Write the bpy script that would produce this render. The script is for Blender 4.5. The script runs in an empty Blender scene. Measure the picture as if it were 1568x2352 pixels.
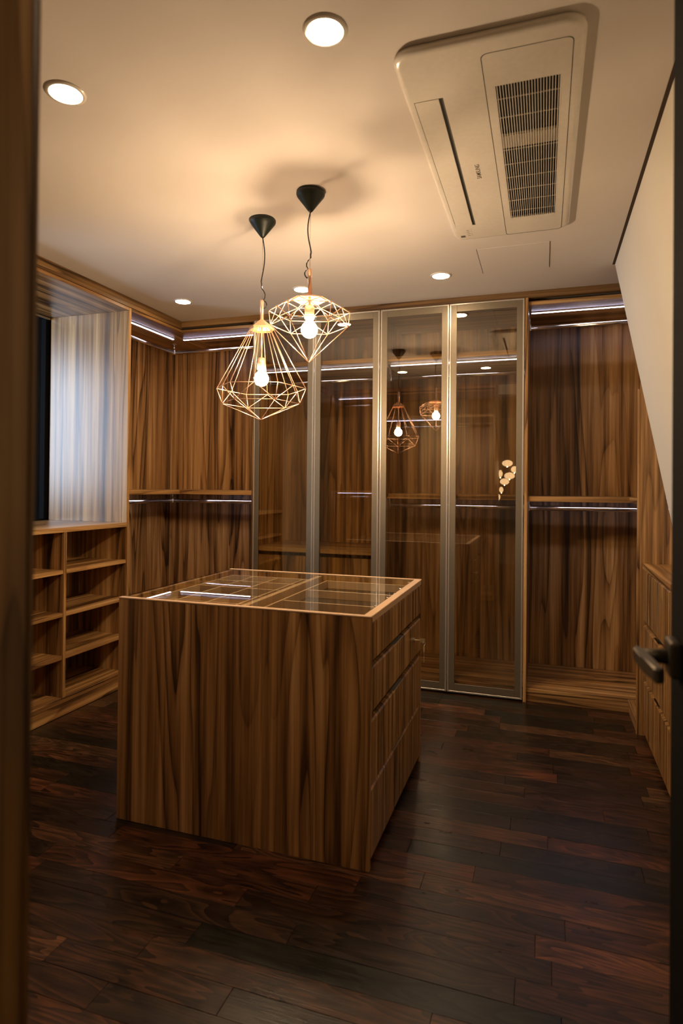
import bpy, bmesh, math, random
from mathutils import Vector, Matrix
random.seed(11)
SC = bpy.context.scene
COL = SC.collection

# ------------------------------------------------------------------ camera
CAMH = 1.2664
cam_d = bpy.data.cameras.new('camera')
cam = bpy.data.objects.new('camera', cam_d)
COL.objects.link(cam)
SC.camera = cam
rv = Vector((0.94930, 0.31423, 0.00928)); uv = Vector((-0.00637, -0.01029, 0.99993)); fv = Vector((-0.31430, 0.94929, 0.00777))
M = Matrix.Identity(4)
for i in range(3):
    M[i][0] = rv[i]; M[i][1] = uv[i]; M[i][2] = -fv[i]
M[2][3] = CAMH
cam.matrix_world = M
cam_d.sensor_fit = 'HORIZONTAL'; cam_d.sensor_width = 24
cam_d.lens = 1402.05 / 1568 * 24
cam_d.shift_y = -68.13 / 1568
cam_d.clip_start = 0.02
cam_d.dof.use_dof = True
cam_d.dof.focus_distance = 3.1
cam_d.dof.aperture_fstop = 2.8

# ------------------------------------------------------------------ world, exposure, outdoor lamp
W = bpy.data.worlds.new('night'); SC.world = W; W.use_nodes = True
W.node_tree.nodes['Background'].inputs[0].default_value = (0.0010, 0.0012, 0.0014, 1)
W.node_tree.nodes['Background'].inputs[1].default_value = 1.0
SC.view_settings.view_transform = 'Standard'
SC.view_settings.look = 'None'
SC.view_settings.exposure = 1.42
SC.view_settings.gamma = 1.0
SC.view_settings.use_curve_mapping = False
BULB = 235.0      # pendant bulbs
DOWN = 62.0       # ceiling downlights
LED = 6.0         # wardrobe strips
WARM = (1.0, 0.70, 0.42)
WARM2 = (1.0, 0.74, 0.48)
COOL = (0.80, 0.76, 1.0)
yl = bpy.data.lights.new('neighbour_window', 'AREA'); yl.shape = 'RECTANGLE'; yl.size = 0.5; yl.size_y = 1.25; yl.energy = 22; yl.color = (0.72, 0.84, 1.0)
ylo = bpy.data.objects.new('neighbour_window', yl); COL.objects.link(ylo)
ylo.location = (-4.35, 1.75, 1.80)
ylo.rotation_euler = (Vector((-2.8, 3.2, 1.65)) - ylo.location).to_track_quat('-Z', 'Y').to_euler()
ylo['label'] = 'cool white lit window of the house next door, outside the niche window'; ylo['category'] = 'light'

# ------------------------------------------------------------------ materials
def newmat(name):
    m = bpy.data.materials.new(name); m.use_nodes = True
    nt = m.node_tree
    return m, nt, nt.nodes['Principled BSDF']

def simple(name, col, rough=0.5, metal=0.0, coat=0.0, bump=0.0, bscale=60):
    m, nt, b = newmat(name)
    tc = nt.nodes.new('ShaderNodeTexCoord'); n = nt.nodes.new('ShaderNodeTexNoise')
    n.inputs['Scale'].default_value = bscale; n.inputs['Detail'].default_value = 3
    nt.links.new(tc.outputs['Object'], n.inputs['Vector'])
    mx = nt.nodes.new('ShaderNodeMix'); mx.data_type = 'RGBA'
    mx.inputs[6].default_value = (*[c * 0.93 for c in col], 1); mx.inputs[7].default_value = (*[min(1, c * 1.05) for c in col], 1)
    nt.links.new(n.outputs['Fac'], mx.inputs[0]); nt.links.new(mx.outputs[2], b.inputs['Base Color'])
    b.inputs['Roughness'].default_value = rough; b.inputs['Metallic'].default_value = metal
    b.inputs['Coat Weight'].default_value = coat; b.inputs['Coat Roughness'].default_value = 0.12
    if bump:
        bp = nt.nodes.new('ShaderNodeBump'); bp.inputs['Strength'].default_value = bump; bp.inputs['Distance'].default_value = 0.002
        nt.links.new(n.outputs['Fac'], bp.inputs['Height']); nt.links.new(bp.outputs[0], b.inputs['Normal'])
    return m

def emit(name, col, s):
    m = bpy.data.materials.new(name); m.use_nodes = True; nt = m.node_tree
    nt.nodes.remove(nt.nodes['Principled BSDF'])
    e = nt.nodes.new('ShaderNodeEmission'); e.inputs[0].default_value = (*col, 1); e.inputs[1].default_value = s
    nt.links.new(e.outputs[0], nt.nodes['Material Output'].inputs[0])
    return m

def math_(nt, op, a, b=None, c=None):
    n = nt.nodes.new('ShaderNodeMath'); n.operation = op
    for i, v in enumerate((a, b, c)):
        if v is None: continue
        if isinstance(v, (int, float)): n.inputs[i].default_value = v
        else: nt.links.new(v, n.inputs[i])
    return n.outputs[0]

def ramp(nt, fac, stops):
    r = nt.nodes.new('ShaderNodeValToRGB'); e = r.color_ramp.elements
    e[0].position = stops[0][0]; e[0].color = (*stops[0][1], 1)
    e[1].position = stops[-1][0]; e[1].color = (*stops[-1][1], 1)
    for p, c in stops[1:-1]:
        k = e.new(p); k.color = (*c, 1)
    nt.links.new(fac, r.inputs[0])
    return r.outputs[0]

def walnut(name, axis, fig=1.0, bright=1.0, rough=0.33):
    """walnut laminate: long grain along `axis`, dark cathedral veins"""
    m, nt, b = newmat(name)
    tc = nt.nodes.new('ShaderNodeTexCoord'); sp = nt.nodes.new('ShaderNodeSeparateXYZ')
    nt.links.new(tc.outputs['Object'], sp.inputs[0])
    x, y, z = sp.outputs
    if axis == 'z': u = math_(nt, 'ADD', x, y); v = z
    elif axis == 'x': u = math_(nt, 'ADD', y, z); v = x
    else: u = math_(nt, 'ADD', x, z); v = y
    oi = nt.nodes.new('ShaderNodeObjectInfo')
    seed = math_(nt, 'MULTIPLY', oi.outputs['Random'], 31.0)
    def vec(su, sv):
        c = nt.nodes.new('ShaderNodeCombineXYZ')
        nt.links.new(math_(nt, 'MULTIPLY', u, su), c.inputs[0])
        nt.links.new(math_(nt, 'MULTIPLY', v, sv), c.inputs[1])
        nt.links.new(seed, c.inputs[2]); return c.outputs[0]
    def noise(vc, sc, det, rgh=0.5, dist=0.0):
        n = nt.nodes.new('ShaderNodeTexNoise'); n.inputs['Scale'].default_value = sc
        n.inputs['Detail'].default_value = det; n.inputs['Roughness'].default_value = rgh
        n.inputs['Distortion'].default_value = dist
        nt.links.new(vc, n.inputs['Vector']); return n.outputs['Fac']
    F = noise(vec(5.2 * fig, 0.31), 1.0, 2.5, 0.40, 0.30)       # figure field
    saw = math_(nt, 'FRACT', math_(nt, 'MULTIPLY', F, 11.0))
    vein = ramp(nt, saw, [(0.0, (0, 0, 0)), (0.10, (.30, .30, .30)), (0.34, (.72, .72, .72)), (0.8, (1, 1, 1)), (0.97, (.75, .75, .75)), (1.0, (.1, .1, .1))])
    B = noise(vec(16 * fig, 0.33), 1.0, 4.0, 0.62, 0.25)            # broad bands
    D = noise(vec(3.0 * fig, 0.35), 1.0, 2.0, 0.5, 0.2)
    G = noise(vec(260, 5.0), 1.0, 3.0, 0.6)                            # fine fibre
    G2 = noise(vec(75, 1.3), 1.0, 3.0, 0.6)
    amp = ramp(nt, D, [(0.35, (.15, .15, .15)), (0.62, (1, 1, 1))])
    veinm = math_(nt, 'SUBTRACT', 1.0, math_(nt, 'MULTIPLY', amp, math_(nt, 'SUBTRACT', 1.0, vein)))
    t = math_(nt, 'MULTIPLY', veinm, 0.36)
    t = math_(nt, 'ADD', t, math_(nt, 'MULTIPLY', B, 1.45))
    t = math_(nt, 'ADD', t, math_(nt, 'MULTIPLY', math_(nt, 'SUBTRACT', G2, 0.5), 0.34))
    t = math_(nt, 'ADD', t, math_(nt, 'MULTIPLY', math_(nt, 'SUBTRACT', G, 0.5), 0.20))
    t = math_(nt, 'SUBTRACT', t, 0.53)
    k = bright
    col = ramp(nt, t, [(0.10, (.020 * k, .010 * k, .004 * k)), (0.28, (.082 * k, .038 * k, .012 * k)),
                       (0.46, (.25 * k, .126 * k, .040 * k)), (0.62, (.42 * k, .232 * k, .082 * k)), (0.82, (.60 * k, .38 * k, .17 * k))])
    nt.links.new(col, b.inputs['Base Color'])
    b.inputs['Roughness'].default_value = rough
    b.inputs['Specular IOR Level'].default_value = 0.5
    bp = nt.nodes.new('ShaderNodeBump'); bp.inputs['Strength'].default_value = 0.12; bp.inputs['Distance'].default_value = 0.0006
    nt.links.new(G, bp.inputs['Height']); nt.links.new(bp.outputs[0], b.inputs['Normal'])
    return m

def oak(name):
    """dark stained oak plank, tone varies plank by plank"""
    m, nt, b = newmat(name)
    tc = nt.nodes.new('ShaderNodeTexCoord'); sp = nt.nodes.new('ShaderNodeSeparateXYZ')
    nt.links.new(tc.outputs['Object'], sp.inputs[0])
    oi = nt.nodes.new('ShaderNodeObjectInfo'); rnd = oi.outputs['Random']
    seed = math_(nt, 'MULTIPLY', rnd, 57.0)
    def vec(su, sv):
        c = nt.nodes.new('ShaderNodeCombineXYZ')
        nt.links.new(math_(nt, 'MULTIPLY', sp.outputs[0], sv), c.inputs[0])
        nt.links.new(math_(nt, 'MULTIPLY', sp.outputs[1], su), c.inputs[1])
        nt.links.new(seed, c.inputs[2]); return c.outputs[0]
    def noise(vc, det, dist=0.0, r=0.55):
        n = nt.nodes.new('ShaderNodeTexNoise'); n.inputs['Scale'].default_value = 1.0
        n.inputs['Detail'].default_value = det; n.inputs['Distortion'].default_value = dist; n.inputs['Roughness'].default_value = r
        nt.links.new(vc, n.inputs['Vector']); return n.outputs['Fac']
    F = noise(vec(9, 1.4), 2, 0.5)
    saw = math_(nt, 'FRACT', math_(nt, 'MULTIPLY', F, 14.0))
    G = noise(vec(190, 9), 4, 0.2, 0.7)
    Bl = noise(vec(22, 8), 3, 0.3)
    t = math_(nt, 'ADD', math_(nt, 'MULTIPLY', saw, 0.30), math_(nt, 'MULTIPLY', G, 0.55))
    t = math_(nt, 'ADD', t, math_(nt, 'MULTIPLY', Bl, 0.35))
    grain = ramp(nt, t, [(0.38, (.12, .12, .12)), (0.60, (.75, .75, .75)), (0.82, (2.0, 1.8, 1.6))])
    tone = ramp(nt, rnd, [(0.0, (.008, .009, .005)), (0.22, (.017, .011, .006)), (0.45, (.034, .015, .007)),
                          (0.65, (.048, .020, .009)), (0.82, (.070, .025, .011)), (0.93, (.060, .034, .016)), (1.0, (.115, .040, .018))])
    mx = nt.nodes.new('ShaderNodeMix'); mx.data_type = 'RGBA'; mx.blend_type = 'MULTIPLY'; mx.inputs[0].default_value = 1
    nt.links.new(tone, mx.inputs[6]); nt.links.new(grain, mx.inputs[7])
    nt.links.new(mx.outputs[2], b.inputs['Base Color'])
    rr = nt.nodes.new('ShaderNodeMapRange'); nt.links.new(Bl, rr.inputs[0])
    rr.inputs[3].default_value = 0.22; rr.inputs[4].default_value = 0.40; b.inputs['Specular IOR Level'].default_value = 0.42
    nt.links.new(rr.outputs[0], b.inputs['Roughness'])
    bp = nt.nodes.new('ShaderNodeBump'); bp.inputs['Strength'].default_value = 0.35; bp.inputs['Distance'].default_value = 0.0012
    nt.links.new(G, bp.inputs['Height']); nt.links.new(bp.outputs[0], b.inputs['Normal'])
    return m

def glass(name, tint, refl, fres=True, rough=0.0, rc=(1, 1, 1)):
    m = bpy.data.materials.new(name); m.use_nodes = True; nt = m.node_tree
    nt.nodes.remove(nt.nodes['Principled BSDF'])
    t = nt.nodes.new('ShaderNodeBsdfTransparent'); t.inputs[0].default_value = (*tint, 1)
    g = nt.nodes.new('ShaderNodeBsdfGlossy'); g.inputs['Roughness'].default_value = rough; g.inputs[0].default_value = (*rc, 1)
    mx = nt.nodes.new('ShaderNodeMixShader')
    if fres:
        f = nt.nodes.new('ShaderNodeFresnel'); f.inputs[0].default_value = 1.5
        ge = nt.nodes.new('ShaderNodeNewGeometry')
        fr = math_(nt, 'MULTIPLY_ADD', f.outputs[0], 1.2, refl)
        nt.links.new(math_(nt, 'MULTIPLY', fr, math_(nt, 'SUBTRACT', 1.0, ge.outputs['Backfacing'])), mx.inputs[0])
    else: mx.inputs[0].default_value = refl
    nt.links.new(t.outputs[0], mx.inputs[1]); nt.links.new(g.outputs[0], mx.inputs[2])
    nt.links.new(mx.outputs[0], nt.nodes['Material Output'].inputs[0])
    return m

WZ = walnut('walnut_vertical', 'z', 1.0, 1.1); WX = walnut('walnut_along_x', 'x'); WY = walnut('walnut_along_y', 'y')
WF = walnut('walnut_narrow_stripe', 'z', 2.1, .95)
WE = walnut('walnut_edge_band', 'x', 1.0, 1.15); WEY = walnut('walnut_edge_band_y', 'y', 1.0, 1.15); WEZ = walnut('walnut_edge_band_z', 'z', 1.0, 1.15)
OAK = oak('dark_oak')
PAINT = simple('ceiling_paint', (.68, .63, .575), 0.75, bump=.05, bscale=400)
PAINT2 = simple('wall_paint', (.70, .66, .56), 0.7, bump=.05, bscale=400)
GROOVE = simple('shadow_gap', (.05, .028, .015), 0.8)
SUB = simple('sub_floor', (.02, .013, .008), 0.7)
WHITEPL = simple('white_plastic', (.74, .70, .62), 0.22, coat=.5)
DARKPL = simple('dark_plastic', (.006, .006, .005), 0.8)
GREYPL = simple('grey_plastic', (.11, .10, .08), 0.45)
WYD = walnut('walnut_shaded_crown_y', 'y', 1.0, .6); WXD = walnut('walnut_shaded_crown_x', 'x', 1.0, .6)  # same walnut, darkened: the shade on the crown boards is in the colour
BLACKM = simple('black_metal', (.02, .022, .017), 0.35, metal=.3)
BLACKW = simple('black_door_paint', (.003, .003, .0025), 0.85)
BLACKW.node_tree.nodes['Principled BSDF'].inputs['Specular IOR Level'].default_value = 0.12
LEVER = simple('dark_bronze_lever', (.10, .085, .06), 0.42, metal=.7)
CHROME = simple('chrome', (.86, .84, .80), 0.16, metal=1)
COPPER = simple('copper', (.97, .64, .45), 0.28, metal=.8)
COPPERP = simple('copper_plate', (.88, .50, .29), 0.38, metal=.5)
ALU = simple('brushed_aluminium', (.70, .66, .58), 0.30, metal=.8)
BORDER = simple('bronze_border', (.24, .20, .14), 0.46, metal=.75)
CONE = simple('green_black_canopy', (.008, .014, .009), 0.45)
CORD = simple('black_cord', (.012, .010, .009), 0.5)
BRASS = simple('key_metal', (.72, .58, .34), 0.38, metal=.4)
TRAY = simple('tray_lining', (.045, .026, .012), 0.6)
DGLASS = glass('bronze_door_glass', (.87, .84, .75), 0.14, rc=(1, .96, .88))
TGLASS = glass('table_glass', (.95, .96, .93), 0.015)
NGLASS = glass('window_glass', (.9, .95, 1), 0.008, fres=False)
BUBBLE = emit('lit_amber_glass', (1, .62, .30), 1.6)
BULBM = emit('bulb_glow', WARM, BULB)
DOWNM = emit('downlight_lens', WARM2, DOWN)
LEDM = emit('led_strip_glow', COOL, LED)
HALLM = emit('hall_filament', (1, .62, .28), 60)

RIMX = RIMY = simple('pale_walnut_rim', (.60, .41, .25), .30, bscale=90)
# ------------------------------------------------------------------ helpers
WL = {}
def wloc(o): return WL.get(o.name, Vector((0, 0, 0))) if o else Vector((0, 0, 0))

def link(name, me, mat, parent=None, loc=None):
    o = bpy.data.objects.new(name, me); COL.objects.link(o)
    if mat is not None and me is not None: me.materials.append(mat)
    if parent: o.parent = parent
    if loc is not None:
        o.location = Vector(loc) - wloc(parent); WL[o.name] = Vector(loc)
    else: WL[o.name] = wloc(parent)
    return o

def tag(o, label=None, cat=None, group=None, kind=None):
    if label: o['label'] = label
    if cat: o['category'] = cat
    if group: o['group'] = group
    if kind: o['kind'] = kind
    return o

def thing(name, loc, label, cat, group=None):
    o = link(name, None, None, None, loc)
    o.empty_display_size = .05
    return tag(o, label, cat, group)

def bevel(bm, w, seg=1):
    if w > 0: bmesh.ops.bevel(bm, geom=bm.edges[:], offset=w, segments=seg, affect='EDGES', profile=.5)

def addbox(bm, b):
    x0, x1, y0, y1, z0, z1 = b
    vs = [bm.verts.new(p) for p in ((x0, y0, z0), (x1, y0, z0), (x1, y1, z0), (x0, y1, z0), (x0, y0, z1), (x1, y0, z1), (x1, y1, z1), (x0, y1, z1))]
    for f in ((3, 2, 1, 0), (4, 5, 6, 7), (0, 1, 5, 4), (1, 2, 6, 5), (2, 3, 7, 6), (3, 0, 4, 7)): bm.faces.new([vs[i] for i in f])

def done(name, bm, mat, parent=None, smooth=False, loc=None):
    base = Vector(loc) if loc is not None else wloc(parent)
    bmesh.ops.translate(bm, verts=bm.verts[:], vec=-base)
    bmesh.ops.recalc_face_normals(bm, faces=bm.faces[:])
    me = bpy.data.meshes.new(name); bm.to_mesh(me); bm.free()
    if smooth:
        for p in me.polygons: p.use_smooth = True
    return link(name, me, mat, parent, loc)

def box(name, b, mat, parent=None, bev=.0012, loc=None, seg=1):
    bm = bmesh.new()
    for q in (b if isinstance(b[0], (tuple, list)) else [b]):
        b2 = bmesh.new(); addbox(b2, q); bevel(b2, bev, seg)
        me = bpy.data.meshes.new('tmp'); b2.to_mesh(me); b2.free(); bm.from_mesh(me); bpy.data.meshes.remove(me)
    return done(name, bm, mat, parent, loc=loc)

def prism(name, pts, axis, a, b, mat, parent=None, bev=.001, loc=None, smooth=False):
    """polygon extruded along axis between a and b"""
    bm = bmesh.new()
    def P(p, t):
        return {'x': (t, p[0], p[1]), 'y': (p[0], t, p[1]), 'z': (p[0], p[1], t)}[axis]
    lo = [bm.verts.new(P(p, a)) for p in pts]; hi = [bm.verts.new(P(p, b)) for p in pts]
    bm.faces.new(lo); bm.faces.new(hi[::-1])
    for i in range(len(pts)):
        j = (i + 1) % len(pts); bm.faces.new((lo[i], lo[j], hi[j], hi[i]))
    bevel(bm, bev)
    return done(name, bm, mat, parent, smooth=smooth, loc=loc)

def tube(bm, pts, r, n=8, cap=True):
    pts = [Vector(p) for p in pts]; rings = []
    for i, p in enumerate(pts):
        d = (pts[min(i + 1, len(pts) - 1)] - pts[max(i - 1, 0)]).normalized()
        a = Vector((0, 0, 1)) if abs(d.z) < .9 else Vector((1, 0, 0))
        s = d.cross(a).normalized(); t = s.cross(d)
        rr = r[i] if isinstance(r, (list, tuple)) else r
        rings.append([bm.verts.new(p + (s * math.cos(2 * math.pi * k / n) + t * math.sin(2 * math.pi * k / n)) * rr) for k in range(n)])
    for A, B in zip(rings, rings[1:]):
        for k in range(n):
            bm.faces.new((A[k], A[(k + 1) % n], B[(k + 1) % n], B[k]))
    if cap: bm.faces.new(rings[0][::-1]); bm.faces.new(rings[-1])

def rod(name, pts, r, mat, parent=None, n=8):
    bm = bmesh.new(); tube(bm, pts, r, n)
    return done(name, bm, mat, parent, smooth=True)

def lathe(name, prof, c, mat, parent=None, n=32, smooth=True, loc=None):
    """prof: list of (radius, z) in world z, around centre c=(x,y)"""
    bm = bmesh.new(); rings = []
    for r, z in prof:
        if r < 1e-6: rings.append([bm.verts.new((c[0], c[1], z))])
        else: rings.append([bm.verts.new((c[0] + r * math.cos(2 * math.pi * k / n), c[1] + r * math.sin(2 * math.pi * k / n), z)) for k in range(n)])
    for A, B in zip(rings, rings[1:]):
        if len(A) == 1 and len(B) == 1: continue
        for k in range(n):
            j = (k + 1) % n
            if len(A) == 1: bm.faces.new((A[0], B[j], B[k]))
            elif len(B) == 1: bm.faces.new((A[k], A[j], B[0]))
            else: bm.faces.new((A[k], A[j], B[j], B[k]))
    return done(name, bm, mat, parent, smooth=smooth, loc=loc)

def sphere_prof(zc, r, sz=1.0, n=14, zlo=None):
    return [(abs(r * math.sin(math.pi * i / n)), zc - r * sz * math.cos(math.pi * i / n)) for i in range(n + 1)]

def struct(o): o['kind'] = 'structure'; return o

# ------------------------------------------------------------------ key dimensions
H = 2.45; XL = -2.49; YB = 3.813; YD = 3.79; YK = 4.38; XK = -2.955; XR = .474; YP = 3.488
TOPU = 2.369            # underside of the top boards
NEARY = .42

# ------------------------------------------------------------------ room shell
fl = struct(box('floor', (-3.16, 2.0, -3.2, 4.6, -.10, -.012), SUB, bev=0))
def sx(z): return .349 + .201 * (2.45 - z)
ceil_ = struct(box('ceiling', [(-3.16, .335, -3.2, 3.488, H, H + .1), (-3.16, 2.0, 3.488, 4.6, H, H + .1), (.335, 2.0, -3.2, 3.488, H + .02, H + .1)], PAINT, bev=0))
struct(box('trim_1', (.334, .352, NEARY, 3.488, H + .001, H + .018), GROOVE, bev=0))
# the sloped attic wall on the right
struct(prism('wall_right', [(sx(H + .02), H + .02), (sx(-.012), -.012), (sx(-.012) + .3, -.012), (sx(H + .02) + .3, H + .02)], 'y', NEARY, 3.487, PAINT2, bev=0))
struct(box('wall_back', (-3.16, 2.0, 4.405, 4.5, -.012, H), PAINT2, bev=0))
struct(box('wall_left', [(-3.16, -3.12, -3.2, 1.95, -.012, H), (-3.16, -3.12, 3.245, 4.405, -.012, H), (-3.16, -3.12, 1.95, 3.245, -.012, 1.0), (-3.16, -3.12, 1.95, 3.245, 2.40, H)], PAINT2, bev=0))
struct(box('wall_front', [(.25, 1.4, .30, NEARY, -.012, H), (-.50, .25, .30, NEARY, 2.34, H), (-3.12, -.54, -.16, -.12, -.012, H), (-.54, -.50, -.16, .30, 2.34, H)], PAINT2, bev=0))
# hall behind the camera
struct(box('wall_hall', [(-3.12, 2.0, -3.1, -3.0, -.012, H), (1.4, 1.5, -3.0, .42, -.012, H)], PAINT2, bev=0))
struct(box('wall_hall_left', (-1.75, -1.65, -3.0, -.16, -.012, H), PAINT2, bev=0))

# floor planks
PW = .088
y = NEARY + .004; row = 0
while y < 3.86:
    x = XL + .02 - random.random() * .75
    while x < .80:
        L = random.uniform(.34, .98)
        a = max(x, XL + .004); b = min(x + L, .83)
        if b - a > .03:
            c = ((a + b) / 2, y + PW / 2, -.006)
            dz = random.uniform(-.0004, .0004)
            o = box('floor_plank', (a + .0006, b - .0006, y + .0005, y + PW - .0005, -.012, dz), OAK, fl, bev=.0005, loc=c)
        x += L
    y += PW; row += 1
hall_mat = OAK
o = box('hall_floor_board', (-1.65, 1.4, -3.0, NEARY, -.012, -.001), OAK, fl, bev=0, loc=(0, -1.5, 0))

# crown boards under the ceiling
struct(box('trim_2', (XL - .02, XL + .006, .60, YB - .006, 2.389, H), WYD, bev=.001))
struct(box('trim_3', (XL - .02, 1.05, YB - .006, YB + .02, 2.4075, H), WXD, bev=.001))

# ------------------------------------------------------------------ parts used in all wardrobes
def led_strip(p, a, b):
    """a, b: ends on the underside; bar with glowing face"""
    (x0, y0, z), (x1, y1, _) = a, b
    if abs(x1 - x0) > abs(y1 - y0):
        ch = box('light_channel', (x0, x1, y0 - .009, y0 + .009, z - .006, z), ALU, p, bev=.0005)
        box('glow_strip', (x0 + .004, x1 - .004, y0 - .0062, y0 + .0062, z - .0085, z - .0062), LEDM, ch, bev=0)
    else:
        ch = box('light_channel', (x0 - .009, x0 + .009, y0, y1, z - .006, z), ALU, p, bev=.0005)
        box('glow_strip', (x0 - .0062, x0 + .0062, y0 + .004, y1 - .004, z - .0085, z - .0062), LEDM, ch, bev=0)

def rail(p, a, b, ends=(True, True), drop=None):
    """oval chrome hanging rail with end brackets"""
    a = Vector(a); b = Vector(b)
    alongx = abs(b.x - a.x) > abs(b.y - a.y)
    w, h = .0075, .015
    pts = [(math.cos(t) * w, math.sin(t) * h) for t in [2 * math.pi * k / 16 for k in range(16)]]
    if alongx: r = prism('hanging_rail', [(a.y + q[0], a.z + q[1]) for q in pts], 'x', a.x, b.x, CHROME, p, bev=0, smooth=True)
    else: r = prism('hanging_rail', [(a.x + q[0], a.z + q[1]) for q in pts], 'y', a.y, b.y, CHROME, p, bev=0, smooth=True)
    for e, P, s in ((ends[0], a, 1), (ends[1], b, -1)):
        if not e: continue
        z1 = drop if drop else P.z + .05
        if alongx: bb = [(P.x + s * .001, P.x + s * .010, P.y - .013, P.y + .013, P.z - .020, P.z + .022), (P.x + s * .001, P.x + s * .006, P.y - .008, P.y + .008, P.z + .02, z1 - .0005)]
        else: bb = [(P.x - .013, P.x + .013, P.y + s * .001, P.y + s * .010, P.z - .020, P.z + .022), (P.x - .008, P.x + .008, P.y + s * .001, P.y + s * .006, P.z + .02, z1 - .0005)]
        bb = [(min(q[0], q[1]), max(q[0], q[1]), min(q[2], q[3]), max(q[2], q[3]), q[4], q[5]) for q in bb]
        box('rail_bracket', bb, CHROME, r, bev=.001)
    return r

def corner_hanger(p, x, y, z, ztop):
    h = box('corner_joint', (x - .014, x + .014, y - .014, y + .014, z - .017, z + .019), CHROME, p, bev=.003)
    rod('hanger_rod', [(x, y, z + .018), (x, y, ztop - .004)], .006, CHROME, h)
    lathe('ceiling_flange', [(0, ztop - .005), (.018, ztop - .005), (.019, ztop - .001), (0, ztop - .0005)], (x, y), CHROME, h, n=20)

T = .020
# ------------------------------------------------------------------ A: left corner open wardrobe (L shaped)
A = thing('corner_wardrobe', (-2.2, 4.1, 0), 'open L-shaped walnut corner wardrobe left of the glass doors, between window niche and glass cabinet', 'wardrobe')
yA = 3.2312
box('side_panel', (XK - .02, XL, yA, yA + .018, 0, 2.389), WZ, A)
box('side_panel', (-1.918, -1.900, YB, YK, 0, 2.407), WZ, A)
box('back_panel', (XK - .018, XK, yA + .018, YK, 0, 2.389), WZ, A, bev=.0005)
box('back_panel', (XK, -1.918, YK, YK + .018, 0, 2.389), WZ, A, bev=.0005)
box('top_board', (XK, XL, yA + .018, YK, TOPU, 2.389), WY, A)
box('top_board', (XL, -1.918, YB, YK, TOPU, 2.389), WX, A)
box('shelf', [(XK, XL - .016, yA + .018, YB, 1.217, 1.235), (XL - .016, XL, yA + .018, YB, 1.205, 1.235)], WEY, A)
box('shelf', [(XK, -1.918, YB + .016, YK, 1.217, 1.235), (XL - .016, -1.918, YB, YB + .016, 1.205, 1.235)], WE, A)
box('bottom_board', [(XK, XL, yA + .018, YB, .060, .080), (XK, -1.918, YB, YK, .060, .080)], WX, A)
box('plinth', [(XL - .018, XL - .004, yA + .018, YB, 0, .060), (XL - .004, -1.918, YB + .004, YB + .018, 0, .060)], WX, A)
led_strip(A, (-2.645, 3.262, TOPU), (-2.645, 3.945, TOPU))
led_strip(A, (-2.585, 3.985, TOPU), (-1.925, 3.985, TOPU))
rx, ry, rz = -2.735, 4.09, 2.300
rail(A, (rx, yA + .018, rz), (rx, ry - .012, rz), (True, False))
rail(A, (rx + .012, ry, rz), (-1.918, ry, rz), (False, True))
corner_hanger(A, rx, ry, rz, TOPU)
led_strip(A, (-2.645, 3.262, 1.217), (-2.645, 3.945, 1.217))
led_strip(A, (-2.585, 3.985, 1.217), (-1.925, 3.985, 1.217))
rail(A, (rx, yA + .018, 1.150), (rx, ry - .012, 1.150), (True, False))
rail(A, (rx + .012, ry, 1.150), (-1.918, ry, 1.150), (False, True))
corner_hanger(A, rx, ry, 1.150, 1.217)

# ------------------------------------------------------------------ glass doors
def glass_door(p, x0, x1, hinge_left):
    z0, z1 = .012, 2.405
    d = link('glass_door', None, None, p, ((x0 + x1) / 2, YD, z0))
    # aluminium perimeter profile
    w = .010
    box('edge_profile', [(x0, x0 + w, YD - .002, YD + .020, z0, z1), (x1 - w, x1, YD - .002, YD + .020, z0, z1),
                         (x0 + w, x1 - w, YD - .002, YD + .020, z0, z0 + w), (x0 + w, x1 - w, YD - .002, YD + .020, z1 - w, z1)], ALU, d, bev=.0015)
    q = .044
    box('border_frame', [(x0 + w, x0 + q, YD - .0005, YD + .016, z0 + w, z1 - w), (x1 - q, x1 - w, YD - .0005, YD + .016, z0 + w, z1 - w),
                         (x0 + q, x1 - q, YD - .0005, YD + .016, z0 + w, z0 + q + .01), (x0 + q, x1 - q, YD - .0005, YD + .016, z1 - q - .006, z1 - w)], BORDER, d, bev=.0008)
    box('glass_pane', (x0 + q, x1 - q, YD + .002, YD + .006, z0 + q + .01, z1 - q - .006), DGLASS, d, bev=0)
    xh = x0 + .026 if hinge_left else x1 - .026
    for zz in (.45, 1.25, 2.05):
        pass
    return d

# ------------------------------------------------------------------ B: glass cabinet pair 1 (doors 1,2)
B = thing('glass_wardrobe', (-1.45, 4.1, 0), 'glass-door wardrobe beside the open corner, two bronze glass doors with a low drawer chest inside', 'wardrobe', 'bronze glass wardrobes')
bx0, bx1 = -1.900, -1.018
box('back_panel', (bx0, bx1, YK, YK + .018, 0, 2.389), WZ, B, bev=.0005)
box('top_board', (bx0, bx1, YB + .002, YK, 2.3875, 2.4075), WX, B)
box('side_panel', (bx1, bx1 + .018, YB, YK, 0, 2.407), WZ, B)
box('upper_shelf', (bx0, bx1, YB + .012, YK, 2.080, 2.108), WE, B)
box('chest_top', (bx0, bx1, YB + .02, YK, .822, .850), WX, B)
for k, (za, zb) in enumerate(((.08, .435), (.440, .795))):
    box('drawer_front', (bx0 + .003, bx1 - .003, YB + .065, YB + .083, za, zb), WZ, B)
box('bottom_board', (bx0, bx1, YB + .012, YK, .058, .078), WX, B)
box('plinth', (bx0, bx1, YB + .03, YB + .045, 0, .058), WX, B)
led_strip(B, (bx0 + .006, 3.94, 2.080), (bx1 - .006, 3.94, 2.080))
rail(B, (bx0, 4.06, 2.012), (bx1, 4.06, 2.012), drop=2.080)
glass_door(B, -1.8965, -1.4555, True); glass_door(B, -1.4515, -1.0055, False)

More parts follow.
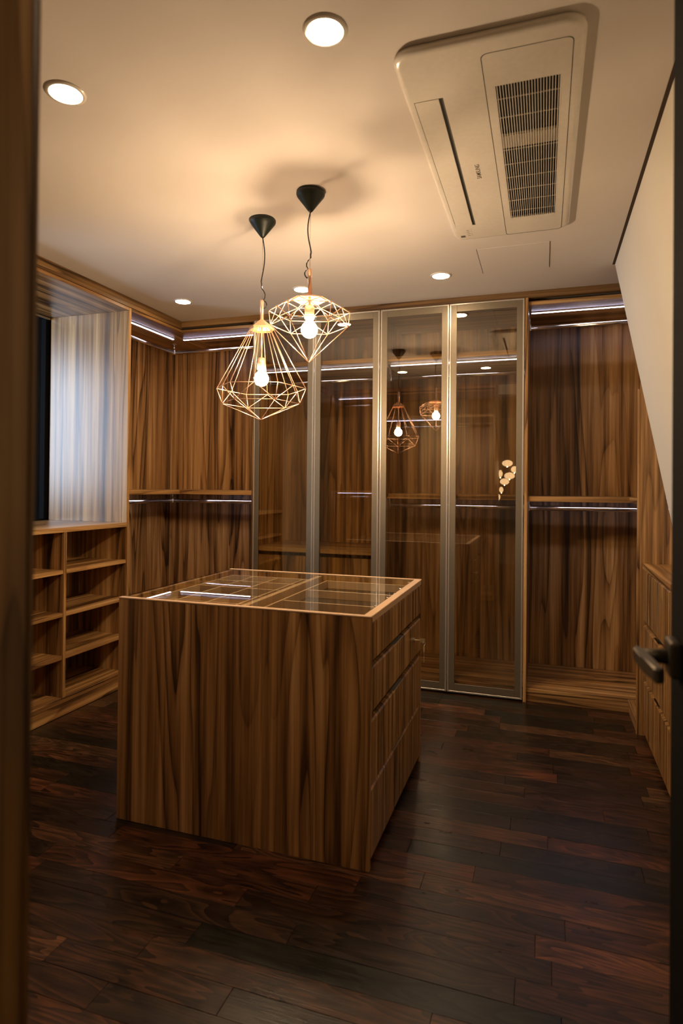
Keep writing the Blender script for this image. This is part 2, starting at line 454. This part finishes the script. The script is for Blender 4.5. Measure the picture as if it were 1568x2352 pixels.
# ------------------------------------------------------------------ C: glass cabinet pair 2 (doors 3,4)
C_ = thing('glass_wardrobe', (-.55, 4.1, 0), 'glass-door wardrobe left of the open right bay, two bronze glass doors and a middle shelf', 'wardrobe', 'bronze glass wardrobes')
cx0, cx1 = -1.000, -.110
box('back_panel', (cx0, cx1, YK, YK + .018, 0, 2.389), WZ, C_, bev=.0005)
box('top_board', (cx0, cx1, YB + .002, YK, 2.3875, 2.4075), WX, C_)
box('side_panel', (cx1, cx1 + .018, YB - .022, YK, 0, 2.407), WZ, C_)
box('upper_shelf', (cx0, cx1, YB + .012, YK, 2.080, 2.108), WE, C_)
box('middle_shelf', [(cx0, cx1, YB + .028, YK, 1.209, 1.227), (cx0, cx1, YB + .012, YB + .028, 1.197, 1.227)], WE, C_)
box('bottom_board', (cx0, cx1, YB + .012, YK, .058, .078), WX, C_)
box('plinth', (cx0, cx1, YB + .03, YB + .045, 0, .058), WX, C_)
led_strip(C_, (cx0 + .03, 3.94, 2.080), (cx1 - .006, 3.94, 2.080))
rail(C_, (cx0, 4.06, 2.012), (cx1, 4.06, 2.012), drop=2.080)
led_strip(C_, (cx0 + .03, 3.94, 1.209), (cx1 - .006, 3.94, 1.209))
rail(C_, (cx0, 4.06, 1.147), (cx1, 4.06, 1.147), drop=1.209)
glass_door(C_, -.9995, -.5625, True); glass_door(C_, -.5585, -.1140, False)

# ------------------------------------------------------------------ D: right open bay (turns the corner behind the sloped wall)
D = thing('corner_wardrobe', (.3, 4.1, 0), 'open walnut wardrobe bay in the right corner, partly hidden by the sloped wall', 'wardrobe')
dx0, dx1 = -.092, 1.03
box('back_panel', (dx0, dx1, YK, YK + .018, 0, 2.389), WZ, D, bev=.0005)
box('side_panel', (dx1, dx1 + .018, YP + .02, YK, 0, 2.389), WZ, D)
box('top_board', (dx0, dx1, YB, YK, TOPU - .003, 2.389), WX, D)
prism('end_panel', [(XR, 0), (sx(0) - .001, 0), (XR, 2.45 - (XR - .349) / .201 - .003)], 'y', YP, YP + .018, WZ, D, bev=0)
box('edge_band', (XR - .012, XR - .0005, YP - .001, YP + .019, 0, 1.79), WEZ, D, bev=.001)
box('shelf', [(dx0, dx1, YB + .016, YK, 1.204, 1.222), (dx0, XR + .006, YB, YB + .016, 1.191, 1.222)], WE, D)
box('shelf', [(XR + .006, dx1, YP + .02, YB, 1.204, 1.222), (XR - .010, XR + .006, YP + .02, YB, 1.191, 1.222)], WEY, D)
box('bottom_board', [(dx0, dx1, YB, YK, .058, .078)], WE, D)
box('bottom_board', [(XR - .012, dx1, YP + .02, YB, .058, .078)], WEY, D)
box('plinth', [(dx0, XR - .008, YB + .002, YB + .016, 0, .058)], WE, D)
box('plinth', [(XR - .008, XR + .006, YP + .02, YB + .016, 0, .058)], WEY, D)
led_strip(D, (dx0 + .010, 3.975, TOPU - .003), (dx1 - .05, 3.975, TOPU - .003))
rail(D, (dx0, 4.06, 2.290), (dx1, 4.06, 2.290), drop=TOPU - .003)
led_strip(D, (dx0 + .010, 3.975, 1.204), (dx1 - .05, 3.975, 1.204))
rail(D, (dx0, 4.06, 1.146), (dx1, 4.06, 1.146), drop=1.204)

# ------------------------------------------------------------------ E: window niche with cubbies under it
E_ = thing('cubby_unit', (-2.7, 2.7, 0), 'walnut cubby shelf unit below the window niche on the left, with a cool-lit sill board', 'shelf unit')
ey0, ey1 = 1.95, yA
XN = -3.105
box('sill_board', (XN, XL, ey0, ey1, 1.004, 1.031), WY, E_)
box('reveal_panel', (XN, XL - .001, ey1 - .006, ey1 - .0005, 1.031, TOPU), WZ, E_, bev=.0008)
box('niche_top', (XN, XL, ey0, ey1, TOPU, 2.389), WY, E_)
box('side_panel', (XN, XL, ey0 - .018, ey0, 0, 2.389), WZ, E_)
box('back_panel', (-2.868, -2.85, ey0, ey1, .088, 1.004), WZ, E_, bev=0)
box('divider', (-2.85, XL, 2.703, 2.722, .098, 1.004), WZ, E_)
box('bottom_board', (-2.85, XL, ey0, ey1, .070, .098), WEY, E_)
box('plinth', (XL - .016, XL - .001, ey0, ey1, 0, .070), WEY, E_)
for z in (.797, .562, .328):
    box('shelf', (-2.85, XL - .006, 2.722, ey1, z - .022, z), WEY, E_)
    box('shelf', (-2.85, XL - .006, ey0, 2.703, z - .022, z), WEY, E_)
# window in the niche
w1 = struct(box('window_1', [(-3.16, -3.12, 1.95, 3.245, 1.0, 1.04), (-3.16, -3.12, 1.95, 3.245, 2.36, 2.40), (-3.16, -3.12, 1.95, 1.99, 1.04, 2.36), (-3.16, -3.12, 3.20, 3.245, 1.04, 2.36), (-3.15, -3.125, 2.58, 2.61, 1.04, 2.36)], BLACKW, bev=.002))
box('window_pane', (-3.142, -3.138, 1.99, 2.58, 1.04, 2.36), NGLASS, w1, bev=0)
box('window_pane', (-3.142, -3.138, 2.61, 3.20, 1.04, 2.36), NGLASS, w1, bev=0)
box('window_rail', (-3.118, -3.108, 1.96, 3.225, 2.355, 2.367), ALU, w1, bev=.001)

# ------------------------------------------------------------------ F: wardrobe on the near wall (its side panel is the left edge of the picture)
F = thing('open_wardrobe', (-1.5, .2, 0), 'walnut wardrobe end panel in the left foreground, lit from inside', 'wardrobe')
fx0, fx1, fy0, fy1 = XL, -.520, -.10, .521
box('side_panel', (fx1 - .022, fx1, fy0, .5115, 0, 2.40), WZ, F)
box('edge_band', (fx1 - .024, fx1 + .0012, .5125, fy1, 0, 2.40), WEZ, F, bev=.002)
box('side_panel', [(fx0, fx0 + .018, fy0, fy1, 0, 2.389)], WZ, F)
box('partition', [(-1.95, -1.932, fy0, fy1, 0, TOPU)], WZ, F)
box('back_panel', (fx0 + .018, fx1 - .022, fy0 - .018, fy0, 0, 2.389), WZ, F, bev=0)
box('top_board', (fx0 + .018, fx1 - .024, fy0, fy1, TOPU, 2.389), WX, F)
box('crown_board', (fx0 + .03, fx1, fy1 - .02, fy1 + .004, 2.402, H), WX, F)
box('shelf', (fx0 + .018, -1.95, fy0, fy1, 1.20, 1.228), WX, F)
box('upper_shelf', (-1.932, fx1 - .024, fy0, fy1, 2.08, 2.108), WX, F)
box('bottom_board', [(fx0 + .018, -1.95, fy0, fy1, .06, .08), (-1.932, fx1 - .024, fy0, fy1, .06, .08)], WX, F)
box('plinth', (fx0 + .018, fx1 - .024, fy1 - .02, fy1 - .004, 0, .06), WX, F)
led_strip(F, (fx0 + .05, .36, TOPU), (-1.97, .36, TOPU))
led_strip(F, (-1.91, .36, 2.08), (-1.05, .36, 2.08))
rail(F, (fx0 + .018, .24, 2.29), (-1.95, .24, 2.29), drop=TOPU)
led_strip(F, (fx0 + .05, .36, 1.20), (-1.97, .36, 1.20))
rail(F, (fx0 + .018, .24, 1.146), (-1.95, .24, 1.146), drop=1.20)
rail(F, (-1.932, .24, 2.005), (fx1 - .024, .24, 2.005), drop=2.08)

# ------------------------------------------------------------------ G: drawer chest on the right
G_ = thing('drawer_chest', (.58, 3.1, 0), 'walnut drawer chest under the sloped wall at right, three striped-grain drawers', 'chest of drawers')
gx = .492; gy0, gy1 = 2.765, YP - .001
prism('top_board', [(gx - .004, .860), (sx(.860) - .003, .860), (sx(.886) - .003, .886), (gx - .004, .886)], 'y', gy0 - .004, gy1, WEY, G_, bev=.0008)
prism('body', [(gx + .022, .035), (sx(.035) - .01, .035), (sx(.858) - .012, .858), (gx + .022, .858)], 'y', gy0 + .02, gy1 - .004, WZ, G_, bev=0)
box('side_panel', (gx, gx + .022, gy0 - .002, gy0 + .016, .03, .859), WEZ, G_)
box('plinth', (gx + .05, gx + .065, gy0 + .02, gy1 - .01, 0, .035), WX, G_)
for k, (za, zb) in enumerate(((.030, .290), (.312, .572), (.600, .855))):
    d = prism('drawer', [(gx, za), (gx + .018, za), (gx + .018, zb), (gx + .010, zb), (gx, zb - .008)], 'y', gy0 + .019, gy1 - .003, WF, G_, bev=.0006)
    if k < 2: box('finger_plate', (gx + .001, gx + .020, 3.055, 3.172, zb + .001, zb + .0035), CHROME, d, bev=.0005)
    if k < 2: box('finger_recess', (gx + .0185, gx + .0215, 3.058, 3.169, zb + .004, zb + .018), DARKPL, d, bev=0)

# ------------------------------------------------------------------ H: island
I = thing('display_island', (-1.02, 2.38, 0), 'walnut display island with glass top and drawers in the middle of the room', 'island cabinet')
IL, IR_, IF, IB, IZ = -1.533, -.537, 1.946, 2.826, .8405
t = .020
box('front_panel', (IL, IR_, IF, IF + t, 0, IZ - .006), WZ, I)
box('back_panel', (IL, IR_, IB - t, IB, 0, IZ - .006), WZ, I)
box('side_panel', (IL, IL + t, IF + t, IB - t, 0, IZ - .006), WZ, I)
# rim
box('front_rim', (IL, IR_, IF - .0008, IF + t, IZ - .006, IZ), RIMX, I, bev=.0015)
box('back_rim', (IL, IR_, IB - t, IB + .0008, IZ - .006, IZ), RIMX, I, bev=.0015)
box('right_rim', (IR_ - .030, IR_ + .0008, IF + t, IB - t, IZ - .024, IZ - .0005), RIMY, I, bev=.0015)
box('glass_top', (IL + .002, IR_ - .031, IF + t + .001, IB - t - .001, IZ - .0065, IZ - .0005), TGLASS, I, bev=.0004)
for yy in (2.12, 2.30, 2.52, 2.70):
    box('glass_clip', (IR_ - .036, IR_ - .0285, yy - .006, yy + .006, IZ - .004, IZ + .0025), CHROME, I, bev=.001)
# display trays
zt = IZ - .009; zb = .775
box('partition', (-1.047, -1.024, IF + t, IB - t, .70, zt), RIMY, I)
dz = .812
for nm, xa, xb, xs, ys in (('jewellery_tray', IL + t + .003, -1.050, (-1.392, -1.257, -1.122), (2.13, 2.30, 2.475, 2.65)),
                           ('watch_tray', -1.000, IR_ - .05, (), (2.262, 2.535))):
    tr = box(nm, (xa, xb, IF + t + .003, IB - t - .003, zb - .008, zb), TRAY, I, bev=0)
    a, b = IF + t + .004, IB - t - .004
    if nm == 'watch_tray': a2, b2 = 1.99, 2.80
    else: a2, b2 = a, b
    box('tray_wall', (xa, xa + .009, a2, b2, zb, dz), RIMY, tr); box('tray_wall', (xb - .009, xb, a2, b2, zb, dz), RIMY, tr)
    box('tray_wall', (xa + .009, xb - .009, a2, a2 + .009, zb, dz), RIMX, tr); box('tray_wall', (xa + .009, xb - .009, b2 - .009, b2, zb, dz), RIMX, tr)
    for q in xs: box('divider', (q - .004, q + .004, a2 + .009, b2 - .009, zb, dz - .002), RIMY, tr)
    for q in ys: box('divider', (xa + .009, xb - .009, q - .004, q + .004, zb, dz - .0025), RIMX, tr)
# body core behind drawers
box('carcass', (IL + t, IR_ - .045, IF + t, IB - t, .05, .70), GROOVE, I, bev=0)
box('plinth', (IR_ - .060, IR_ - .045, IF + t, IB - t, 0, .05), GROOVE, I, bev=0)
dw = [(.688, IZ - .0245, False), (.518, .664, True), (.272, .488, True), (.032, .262, True)]
for k, (za, zz, pull) in enumerate(dw):
    pts = [(IR_ - .020, za), (IR_, za), (IR_, zz - .004), (IR_ - .006, zz), (IR_ - .020, zz)]
    bm = bmesh.new()
    d = prism('drawer', [(p[0], p[1]) for p in pts], 'y', IF + t + .002, IB - t - .002, WF, I, bev=.0006)
    if pull: box('finger_plate', (IR_ - .018, IR_ + .0004, 2.29, 2.44, zz - .0005, zz + .0022), ALU, d, bev=.0004)
    if k == 1:
        bm.free(); bm = bmesh.new()
        tube(bm, [(IR_ - .002, 2.648, .599), (IR_ + .006, 2.648, .599)], .010, 16)
        done('lock', bm, CHROME, d, smooth=False)
    else: bm.free()
# keys in the lock
K = thing('key_ring', (-.49, 2.648, .49), 'small ring of two keys hanging from the island drawer lock', 'keys')
bm = bmesh.new(); tube(bm, [(IR_ + .0065, 2.648, .599), (IR_ + .030, 2.648, .599)], .0032, 8)
addbox(bm, (IR_ + .028, IR_ + .050, 2.6468, 2.6492, .590, .608)); done('inserted_key', bm, BRASS, K)
bm = bmesh.new(); R0 = .010; cz = .588
tube(bm, [(IR_ + .046 + R0 * math.sin(a) * .3, 2.648 + R0 * math.sin(a), cz + R0 * math.cos(a)) for a in [2 * math.pi * i / 16 for i in range(17)]], .0010, 6, cap=False)
done('split_ring', bm, CHROME, K, smooth=True)
kx = IR_ + .046
bm = bmesh.new()
N = 18
ring = [(2.648 + .0125 * math.cos(a), .563 + .0145 * math.sin(a)) for a in [2 * math.pi * i / N for i in range(N)]]
lo = [bm.verts.new((kx - .001, *p)) for p in ring]; hi = [bm.verts.new((kx + .001, *p)) for p in ring]
bm.faces.new(lo); bm.faces.new(hi[::-1])
for i in range(N): bm.faces.new((lo[i], lo[(i + 1) % N], hi[(i + 1) % N], hi[i]))
done('key_bow', bm, BRASS, K)
box('key_blade', [(kx - .001, kx + .001, 2.6445, 2.6515, .505, .550), (kx - .001, kx + .001, 2.6515, 2.654, .512, .516), (kx - .001, kx + .001, 2.6515, 2.6535, .524, .528)], BRASS, K, bev=0)

# ------------------------------------------------------------------ pendants
def canopy(p, c, zt):
    prof = [(0, H - .0005), (.055, H - .0005), (.0575, H - .004), (.0575, H - .012), (.055, H - .018)]
    prof += [(.055 - (.055 - .010) * k / 6, H - .018 - (H - .018 - zt - .004) * k / 6) for k in range(1, 7)] + [(.006, zt), (0, zt)]
    lathe('canopy', prof, c, CONE, p)

def cordset(p, c, ztop, ztube, side):
    rod('steel_cable', [(c[0], c[1], ztop), (c[0], c[1], ztube + .001)], .0008, CHROME, p, 6)
    # wavy cord in the plane facing the room
    dx, dy = .95 * side, .31 * side
    L = ztop - ztube; pts = []
    for i in range(21):
        q = i / 20
        w = .010 * math.sin(q * 5.2) * (1 if q < .75 else .4) + (.0 if q < .8 else .018 * math.sin((q - .8) / .2 * math.pi * .8))
        pts.append((c[0] + dx * w, c[1] + dy * w, ztop - L * q))
    for a in (.5, 1.0, 1.5, 2.0, 2.5):
        pts.append((c[0] + dx * (.011 + .010 * math.sin(a * 1.2)), c[1] + dy * (.011 + .010 * math.sin(a * 1.2)), ztube - .014 * a))
    pts.append((c[0] + dx * .006, c[1] + dy * .006, ztube - .036))
    rod('power_cord', pts, .0026, CORD, p, 8)

def lampholder(p, c, ztop, zsock, zsb, zb, rb):
    rod('stem', [(c[0], c[1], ztop - .002), (c[0], c[1], zsock)], .0045, COPPER, p, 10)
    lathe('socket', [(0, zsock + .004), (.012, zsock + .003), (.0195, zsock - .006), (.0200, zsb + .002), (.017, zsb), (0, zsb)], c, COPPER, p, 24)
    zt = zsb - .0006
    prof = [(0, zt), (.013, zt), (.0145, zt - .010), (.021, zb + rb * .80)] + [(rb * math.cos(a), zb + rb * math.sin(a)) for a in [math.radians(50 - 14 * k) for k in range(10)]] + [(0, zb - rb)]
    lathe('bulb', prof, c, BULBM, p, 28)

def wires(p, segs, r=.0017):
    for a, b in segs: rod('wire', [a, b], r, COPPER, p, 6)

def hexring(c, R, z, a0, n=6):
    return [Vector((c[0] + R * math.cos(math.radians(a0 + 360 / n * k)), c[1] + R * math.sin(math.radians(a0 + 360 / n * k)), z)) for k in range(n)]

def mids(r, push=1.0, c=None):
    out = []
    for i in range(len(r)):
        m = (r[i] + r[(i + 1) % len(r)]) / 2
        if c: m = Vector((c[0] + (m.x - c[0]) * push, c[1] + (m.y - c[1]) * push, m.z))
        out.append(m)
    return out

def hexcap(p, c, za, zr, R, a0, zskirt):
    bm = bmesh.new(); top = bm.verts.new((c[0], c[1], za))
    r = [bm.verts.new(v) for v in hexring(c, R, zr, a0)]; s = [bm.verts.new(v) for v in hexring(c, R * .985, zskirt, a0)]
    tr = [bm.verts.new(v) for v in hexring(c, R * .10, za, a0)]
    bm.verts.remove(top)
    bm.faces.new(tr)
    for i in range(6):
        j = (i + 1) % 6
        bm.faces.new((tr[i], tr[j], r[j], r[i])); bm.faces.new((r[i], r[j], s[j], s[i]))
    o = done('shade_cap', bm, COPPERP, p)
    md = o.modifiers.new('solid', 'SOLIDIFY'); md.thickness = .0014; md.offset = -1
    return o

cL = (-1.19, 2.45)
PL = thing('pendant_lamp', (cL[0], cL[1], H), 'lower copper wire pendant lamp with tall tapering cage, left of the pair', 'pendant lamp', 'copper wire pendants')
canopy(PL, cL, 2.369)
cordset(PL, cL, 2.369, 2.091, 1)
lathe('tube', [(0, 2.091), (.0075, 2.091), (.0085, 2.088), (.0085, 2.006), (0, 2.006)], cL, COPPER, PL, 20)
a0 = 16
hexcap(PL, cL, 2.007, 1.968, .056, a0, 1.958)
cap = hexring(cL, .054, 1.960, a0); r1 = hexring(cL, .199, 1.699, a0); m1 = mids(r1, 1.02, cL); r2 = hexring(cL, .173, 1.632, a0)
tip = Vector((cL[0], cL[1], 1.560))
capm = mids(cap)
S = []
for i in range(6):
    j = (i + 1) % 6
    S += [(cap[i], r1[i]), (capm[i], m1[i]), (r1[i], m1[i]), (m1[i], r1[j]), (r1[i], r2[i]), (m1[i], r2[i]), (m1[i], r2[j]), (r2[i], r2[j]), (r2[i], tip)]
wires(PL, S)
lampholder(PL, cL, 2.004, 1.832, 1.783, 1.742, .033)

cR = (-.895, 2.275)
PR = thing('pendant_lamp', (cR[0], cR[1], H), 'higher copper wire pendant lamp shaped like a cut diamond, right of the pair', 'pendant lamp', 'copper wire pendants')
canopy(PR, cR, 2.369)
cordset(PR, cR, 2.369, 2.139, -1)
lathe('tube', [(0, 2.139), (.0075, 2.139), (.0085, 2.136), (.0085, 2.037), (0, 2.037)], cR, COPPER, PR, 20)
a0 = 21.5
hexcap(PR, cR, 2.038, 2.015, .070, a0, 2.013)
q0 = hexring(cR, .070, 2.013, a0); q1 = hexring(cR, .095, 2.006, a0); q2 = hexring(cR, .163, 1.968, a0); n2 = mids(q2, 1.03, cR); q3 = hexring(cR, .156, 1.912, a0)
q1m = mids(q1)
tip = Vector((cR[0], cR[1], 1.763))
S = []
for i in range(6):
    j = (i + 1) % 6
    S += [(q0[i], q1[i]), (q1[i], q1[j]), (q1[i], q2[i]), (q1[i], n2[i]), (q1[j], n2[i]), (q2[i], n2[i]), (n2[i], q2[j]), (q2[i], q3[i]), (n2[i], q3[i]), (n2[i], q3[j]), (q3[i], q3[j]), (q3[i], tip)]
wires(PR, S)
lampholder(PR, cR, 2.036, 1.992, 1.938, 1.895, .033)

# ------------------------------------------------------------------ downlights
DL = [(-.545, 1.477, 'round recessed downlight nearest the camera, left of the air conditioner'), (-1.378, 1.477, 'round recessed downlight at upper left of the ceiling'),
      (-2.205, 3.388, 'round recessed downlight near the left corner crown board'), (-1.380, 3.384, 'round recessed downlight behind the diamond pendant'),
      (-.550, 3.388, 'round recessed downlight beside the ceiling hatch')]
def downlight(x, y, lab):
    d = thing('downlight', (x, y, H), lab, 'ceiling light', 'recessed ceiling downlights')
    r = .047
    lathe('trim_ring', [(r, H - .0055), (r + .004, H - .006), (r + .011, H - .003), (r + .012, H - .0003), (r, H - .0003)], (x, y), WHITEPL, d, 40)
    lathe('lens', [(0, H - .0045), (r - .0005, H - .0045), (r - .0005, H - .0008), (0, H - .0008)], (x, y), DOWNM, d, 40)
DL.append((.0, -.22, 'unseen downlight added in the hall to light the left foreground panel'))  # out of view, added to brighten the left foreground panel
for a in DL: downlight(*a)

# ------------------------------------------------------------------ air conditioner cassette
AC = thing('air_conditioner', (-.14, 2.21, H), 'white ceiling cassette air conditioner with long intake grille', 'air conditioner')
ax0, ax1, ay0, ay1 = -.388, .107, 1.572, 2.850
zf = 2.413
def rrect(x0, x1, y0, y1, r, n=6):
    out = []
    for cx, cy, a0 in ((x1 - r, y1 - r, 0), (x0 + r, y1 - r, 90), (x0 + r, y0 + r, 180), (x1 - r, y0 + r, 270)):
        for k in range(n + 1):
            a = math.radians(a0 + 90 * k / n); out.append((cx + r * math.cos(a), cy + r * math.sin(a)))
    return out
def panel_with_holes():
    # body shell: outer rounded dome edge plus flat face made of strips around the openings
    bm = bmesh.new(); rings = []
    for inset, z, r in ((.004, H - .001, .05), (.0, H - .008, .055), (.001, zf + .012, .055), (.006, zf + .005, .052), (.011, zf + .001, .046), (.018, zf, .038)):
        rings.append([bm.verts.new((px, py, z)) for px, py in rrect(ax0 + inset, ax1 - inset, ay0 + inset, ay1 - inset, r)])
    for A_, B_ in zip(rings, rings[1:]):
        n = len(A_)
        for k in range(n): bm.faces.new((A_[k], A_[(k + 1) % n], B_[(k + 1) % n], B_[k]))
    inner = rings[-1]
    return bm, inner
bm, inner = panel_with_holes()
# rectangular face cut round two openings (grille and vent)
gxa, gxb, gya, gyb = -.133, .050, 1.774, 2.675
vxa, vxb, vya, vyb = -.365, -.279, 1.783, 2.690
from mathutils.geometry import tessellate_polygon
holes = [[bm.verts.new((px, py, zf)) for px, py in q] for q in ([(gxa, gya), (gxa, gyb), (gxb, gyb), (gxb, gya)], [(vxa, vya), (vxa, vyb), (vxb, vyb), (vxb, vya)])]
allv = list(inner) + holes[0] + holes[1]
for tri in tessellate_polygon([[v.co.copy() for v in q] for q in [inner] + holes]):
    try: bm.faces.new([allv[i] for i in tri])
    except ValueError: pass
body = done('panel_body', bm, WHITEPL, AC)
for p in body.data.polygons:
    p.use_smooth = abs(p.normal.z) < .999
box('inner_housing', [(gxa - .01, gxb + .01, gya - .01, gyb + .01, H - .006, H - .002), (vxa - .008, vxb + .008, vya - .008, vyb + .008, H - .006, H - .002)], DARKPL, AC, bev=0)
# filter ribs and the motor cover seen through the slats
box('motor_cover', (gxa, gxb, 2.05, 2.125, zf + .010, H - .008), WHITEPL, AC, bev=.002)
g = box('intake_grille', [(gxa, gxa + .004, gya, gyb, zf, zf + .012), (gxb - .004, gxb, gya, gyb, zf, zf + .012), (gxa + .004, gxb - .004, gya, gya + .004, zf, zf + .012), (gxa + .004, gxb - .004, gyb - .004, gyb, zf, zf + .012)], WHITEPL, AC, bev=.0006)
ns = 22
for k in range(ns):
    xx = gxa + .004 + (gxb - gxa - .008) * (k + .5) / ns
    box('slat', (xx - .0011, xx + .0011, gya + .004, gyb - .004, zf - .0005, zf + .006), WHITEPL, g, bev=0)
for k in range(9):
    yy = gya + (gyb - gya) * (k + .8) / 9.4
    box('cross_bar', (gxa + .004, gxb - .004, yy - .0015, yy + .0015, zf + .010, zf + .014), WHITEPL, g, bev=0)
# panel joint round the intake cover
def outline(name, pts, w, z, mat, parent, closed=True):
    bs = []
    bm = bmesh.new(); n = len(pts)
    c = Vector((sum(p[0] for p in pts) / n, sum(p[1] for p in pts) / n))
    o = [bm.verts.new((p[0], p[1], z)) for p in pts]
    i_ = []
    for p in pts:
        sxn = w if p[0] < c.x else -w; syn = w if p[1] < c.y else -w
        i_.append(bm.verts.new((p[0] + sxn, p[1] + syn, z)))
    for k in range(n): bm.faces.new((o[k], o[(k + 1) % n], i_[(k + 1) % n], i_[k]))
    bmesh.ops.solidify(bm, geom=bm.faces[:], thickness=.0008)
    return done(name, bm, mat, parent)
outline('panel_joint', rrect(-.158, .076, 1.634, 2.838, .018), .0017, zf - .0006, GREYPL, AC)
box('air_vane', (vxa + .0015, vxb - .0125, vya + .0015, vyb - .0015, zf - .0015, zf + .004), WHITEPL, AC, bev=.001)
box('vane_slot', (vxb - .011, vxb - .0045, vya + .002, vyb - .002, zf + .002, zf + .003), DARKPL, AC, bev=0)
box('vane_lip', (vxb - .004, vxb, vya, vyb, zf - .0008, zf + .006), GREYPL, AC, bev=.0005)
def text(s, size, loc, mat, parent, name):
    cu = bpy.data.curves.new('t', 'FONT'); cu.body = s; cu.size = size; cu.align_x = 'CENTER'; cu.align_y = 'CENTER'; cu.extrude = .0003; cu.offset = size * .012
    to = bpy.data.objects.new('t', cu); COL.objects.link(to)
    bpy.context.view_layer.update()
    me = bpy.data.meshes.new_from_object(to.evaluated_get(bpy.context.evaluated_depsgraph_get()))
    bpy.data.objects.remove(to)
    # text runs towards -Y, glyph tops towards -X, readable from below
    Rm = Matrix(((0, -1, 0), (-1, 0, 0), (0, 0, -1)))
    for v in me.vertices: v.co = Rm @ v.co + Vector(loc) - wloc(parent)
    return link(name, me, mat, parent)
text('SAMSUNG', .0225, (-.222, 2.240, zf - .0004), GREYPL, AC, 'logo_text')
box('sensor_window', (-.355, -.335, 2.792, 2.812, zf - .0006, zf + .001), GREYPL, AC, bev=0)
for k in range(4):
    box('indicator', (-.325 + .0005 * k, -.3125 + .0005 * k, 2.738 + .0185 * k, 2.742 + .0185 * k, zf - .0004, zf + .001), GREYPL, AC, bev=0)
    box('indicator', (-.306, -.302, 2.738 + .0185 * k, 2.741 + .0185 * k, zf - .0004, zf + .001), GREYPL, AC, bev=0)

AC.location = (-.1515, 2.2438, H); AC.scale = (1.0153, 1.0153, .55)   # slim body

# ceiling hatch
HT = box('ceiling_hatch', (-.322, .020, 3.068, 3.420, H - .0022, H - .0004), PAINT, bev=.0006, loc=(-.15, 3.245, H))
tag(HT, 'flat painted access hatch in the ceiling beyond the air conditioner', 'hatch')
box('hatch_joint', [(-.3250, -.3222, 3.066, 3.422, H - .0012, H - .0003), (.0202, .0230, 3.066, 3.422, H - .0012, H - .0003), (-.322, .020, 3.4202, 3.4215, H - .0012, H - .0003)], GROOVE, HT, bev=0)

# ------------------------------------------------------------------ black door at the right edge, opened into the room
dl = struct(box('door_1', (.2055, .2455, .43, 1.155, .006, 2.33), BLACKW, bev=.002))
lz, ly = 1.002, 1.085
hd = link('door_handle', None, None, dl, (.205, ly, lz)); hd['label'] = 'dark bronze lever handle on a rounded square rose'
bm = bmesh.new(); addbox(bm, (.187, .2053, ly - .027, ly + .027, lz - .029, lz + .029)); bevel(bm, .006, 3); done('rose', bm, LEVER, hd)
bm = bmesh.new()
tube(bm, [(.187, ly, lz), (.168, ly, lz), (.146, ly - .001, lz)], [.0125, .0105, .0095], 16)
done('spindle_neck', bm, LEVER, hd, smooth=True)
# grip: flat tapered bar running back towards the hinge
gp = [(.141, ly + .0115), (.152, ly + .0115), (.1535, ly - .008), (.1580, ly - .060), (.1650, ly - .116), (.1590, ly - .121), (.1510, ly - .119), (.1440, ly - .060), (.1380, ly + .004)]
prism('grip', gp, 'z', lz - .011, lz + .011, LEVER, hd, bev=.003)
fr = struct(box('door_frame', [(.203, .250, .30, .425, 0, 2.34)], BLACKW, bev=.002))

# ------------------------------------------------------------------ hall pendant cluster behind the camera (seen mirrored in the glass doors)
HC = thing('bubble_pendant', (-.47, -1.0, H), 'cluster pendant of amber glass bubbles hanging in the hall, mirrored in the glass door', 'pendant lamp')
lathe('ceiling_plate', [(0, H - .02), (.09, H - .02), (.09, H - .0005), (0, H - .0005)], (-.47, -1.0), BRASS, HC)
bub = [(.0, .0, 1.61, .070, .045), (.095, .05, 1.525, .046, .044), (-.095, -.05, 1.47, .030, .050), (.03, .02, 1.44, .070, .045), (-.03, .10, 1.36, .060, .043), (-.08, -.03, 1.25, .028, .040), (-.12, .01, 1.15, .030, .046)]
for bx_, by_, bz, br, bh in bub:
    c = (-.47 + bx_, -1.0 + by_)
    s = lathe('bubble', sphere_prof(bz, br, bh / br), c, BUBBLE, HC, 20)
    lathe('filament', sphere_prof(bz - bh - .004, .006, .8, 8), c, HALLM, s, 10)
    rod('drop_wire', [(c[0], c[1], bz + bh), (c[0], c[1], H - .021)], .0012, BRASS, HC, 6)
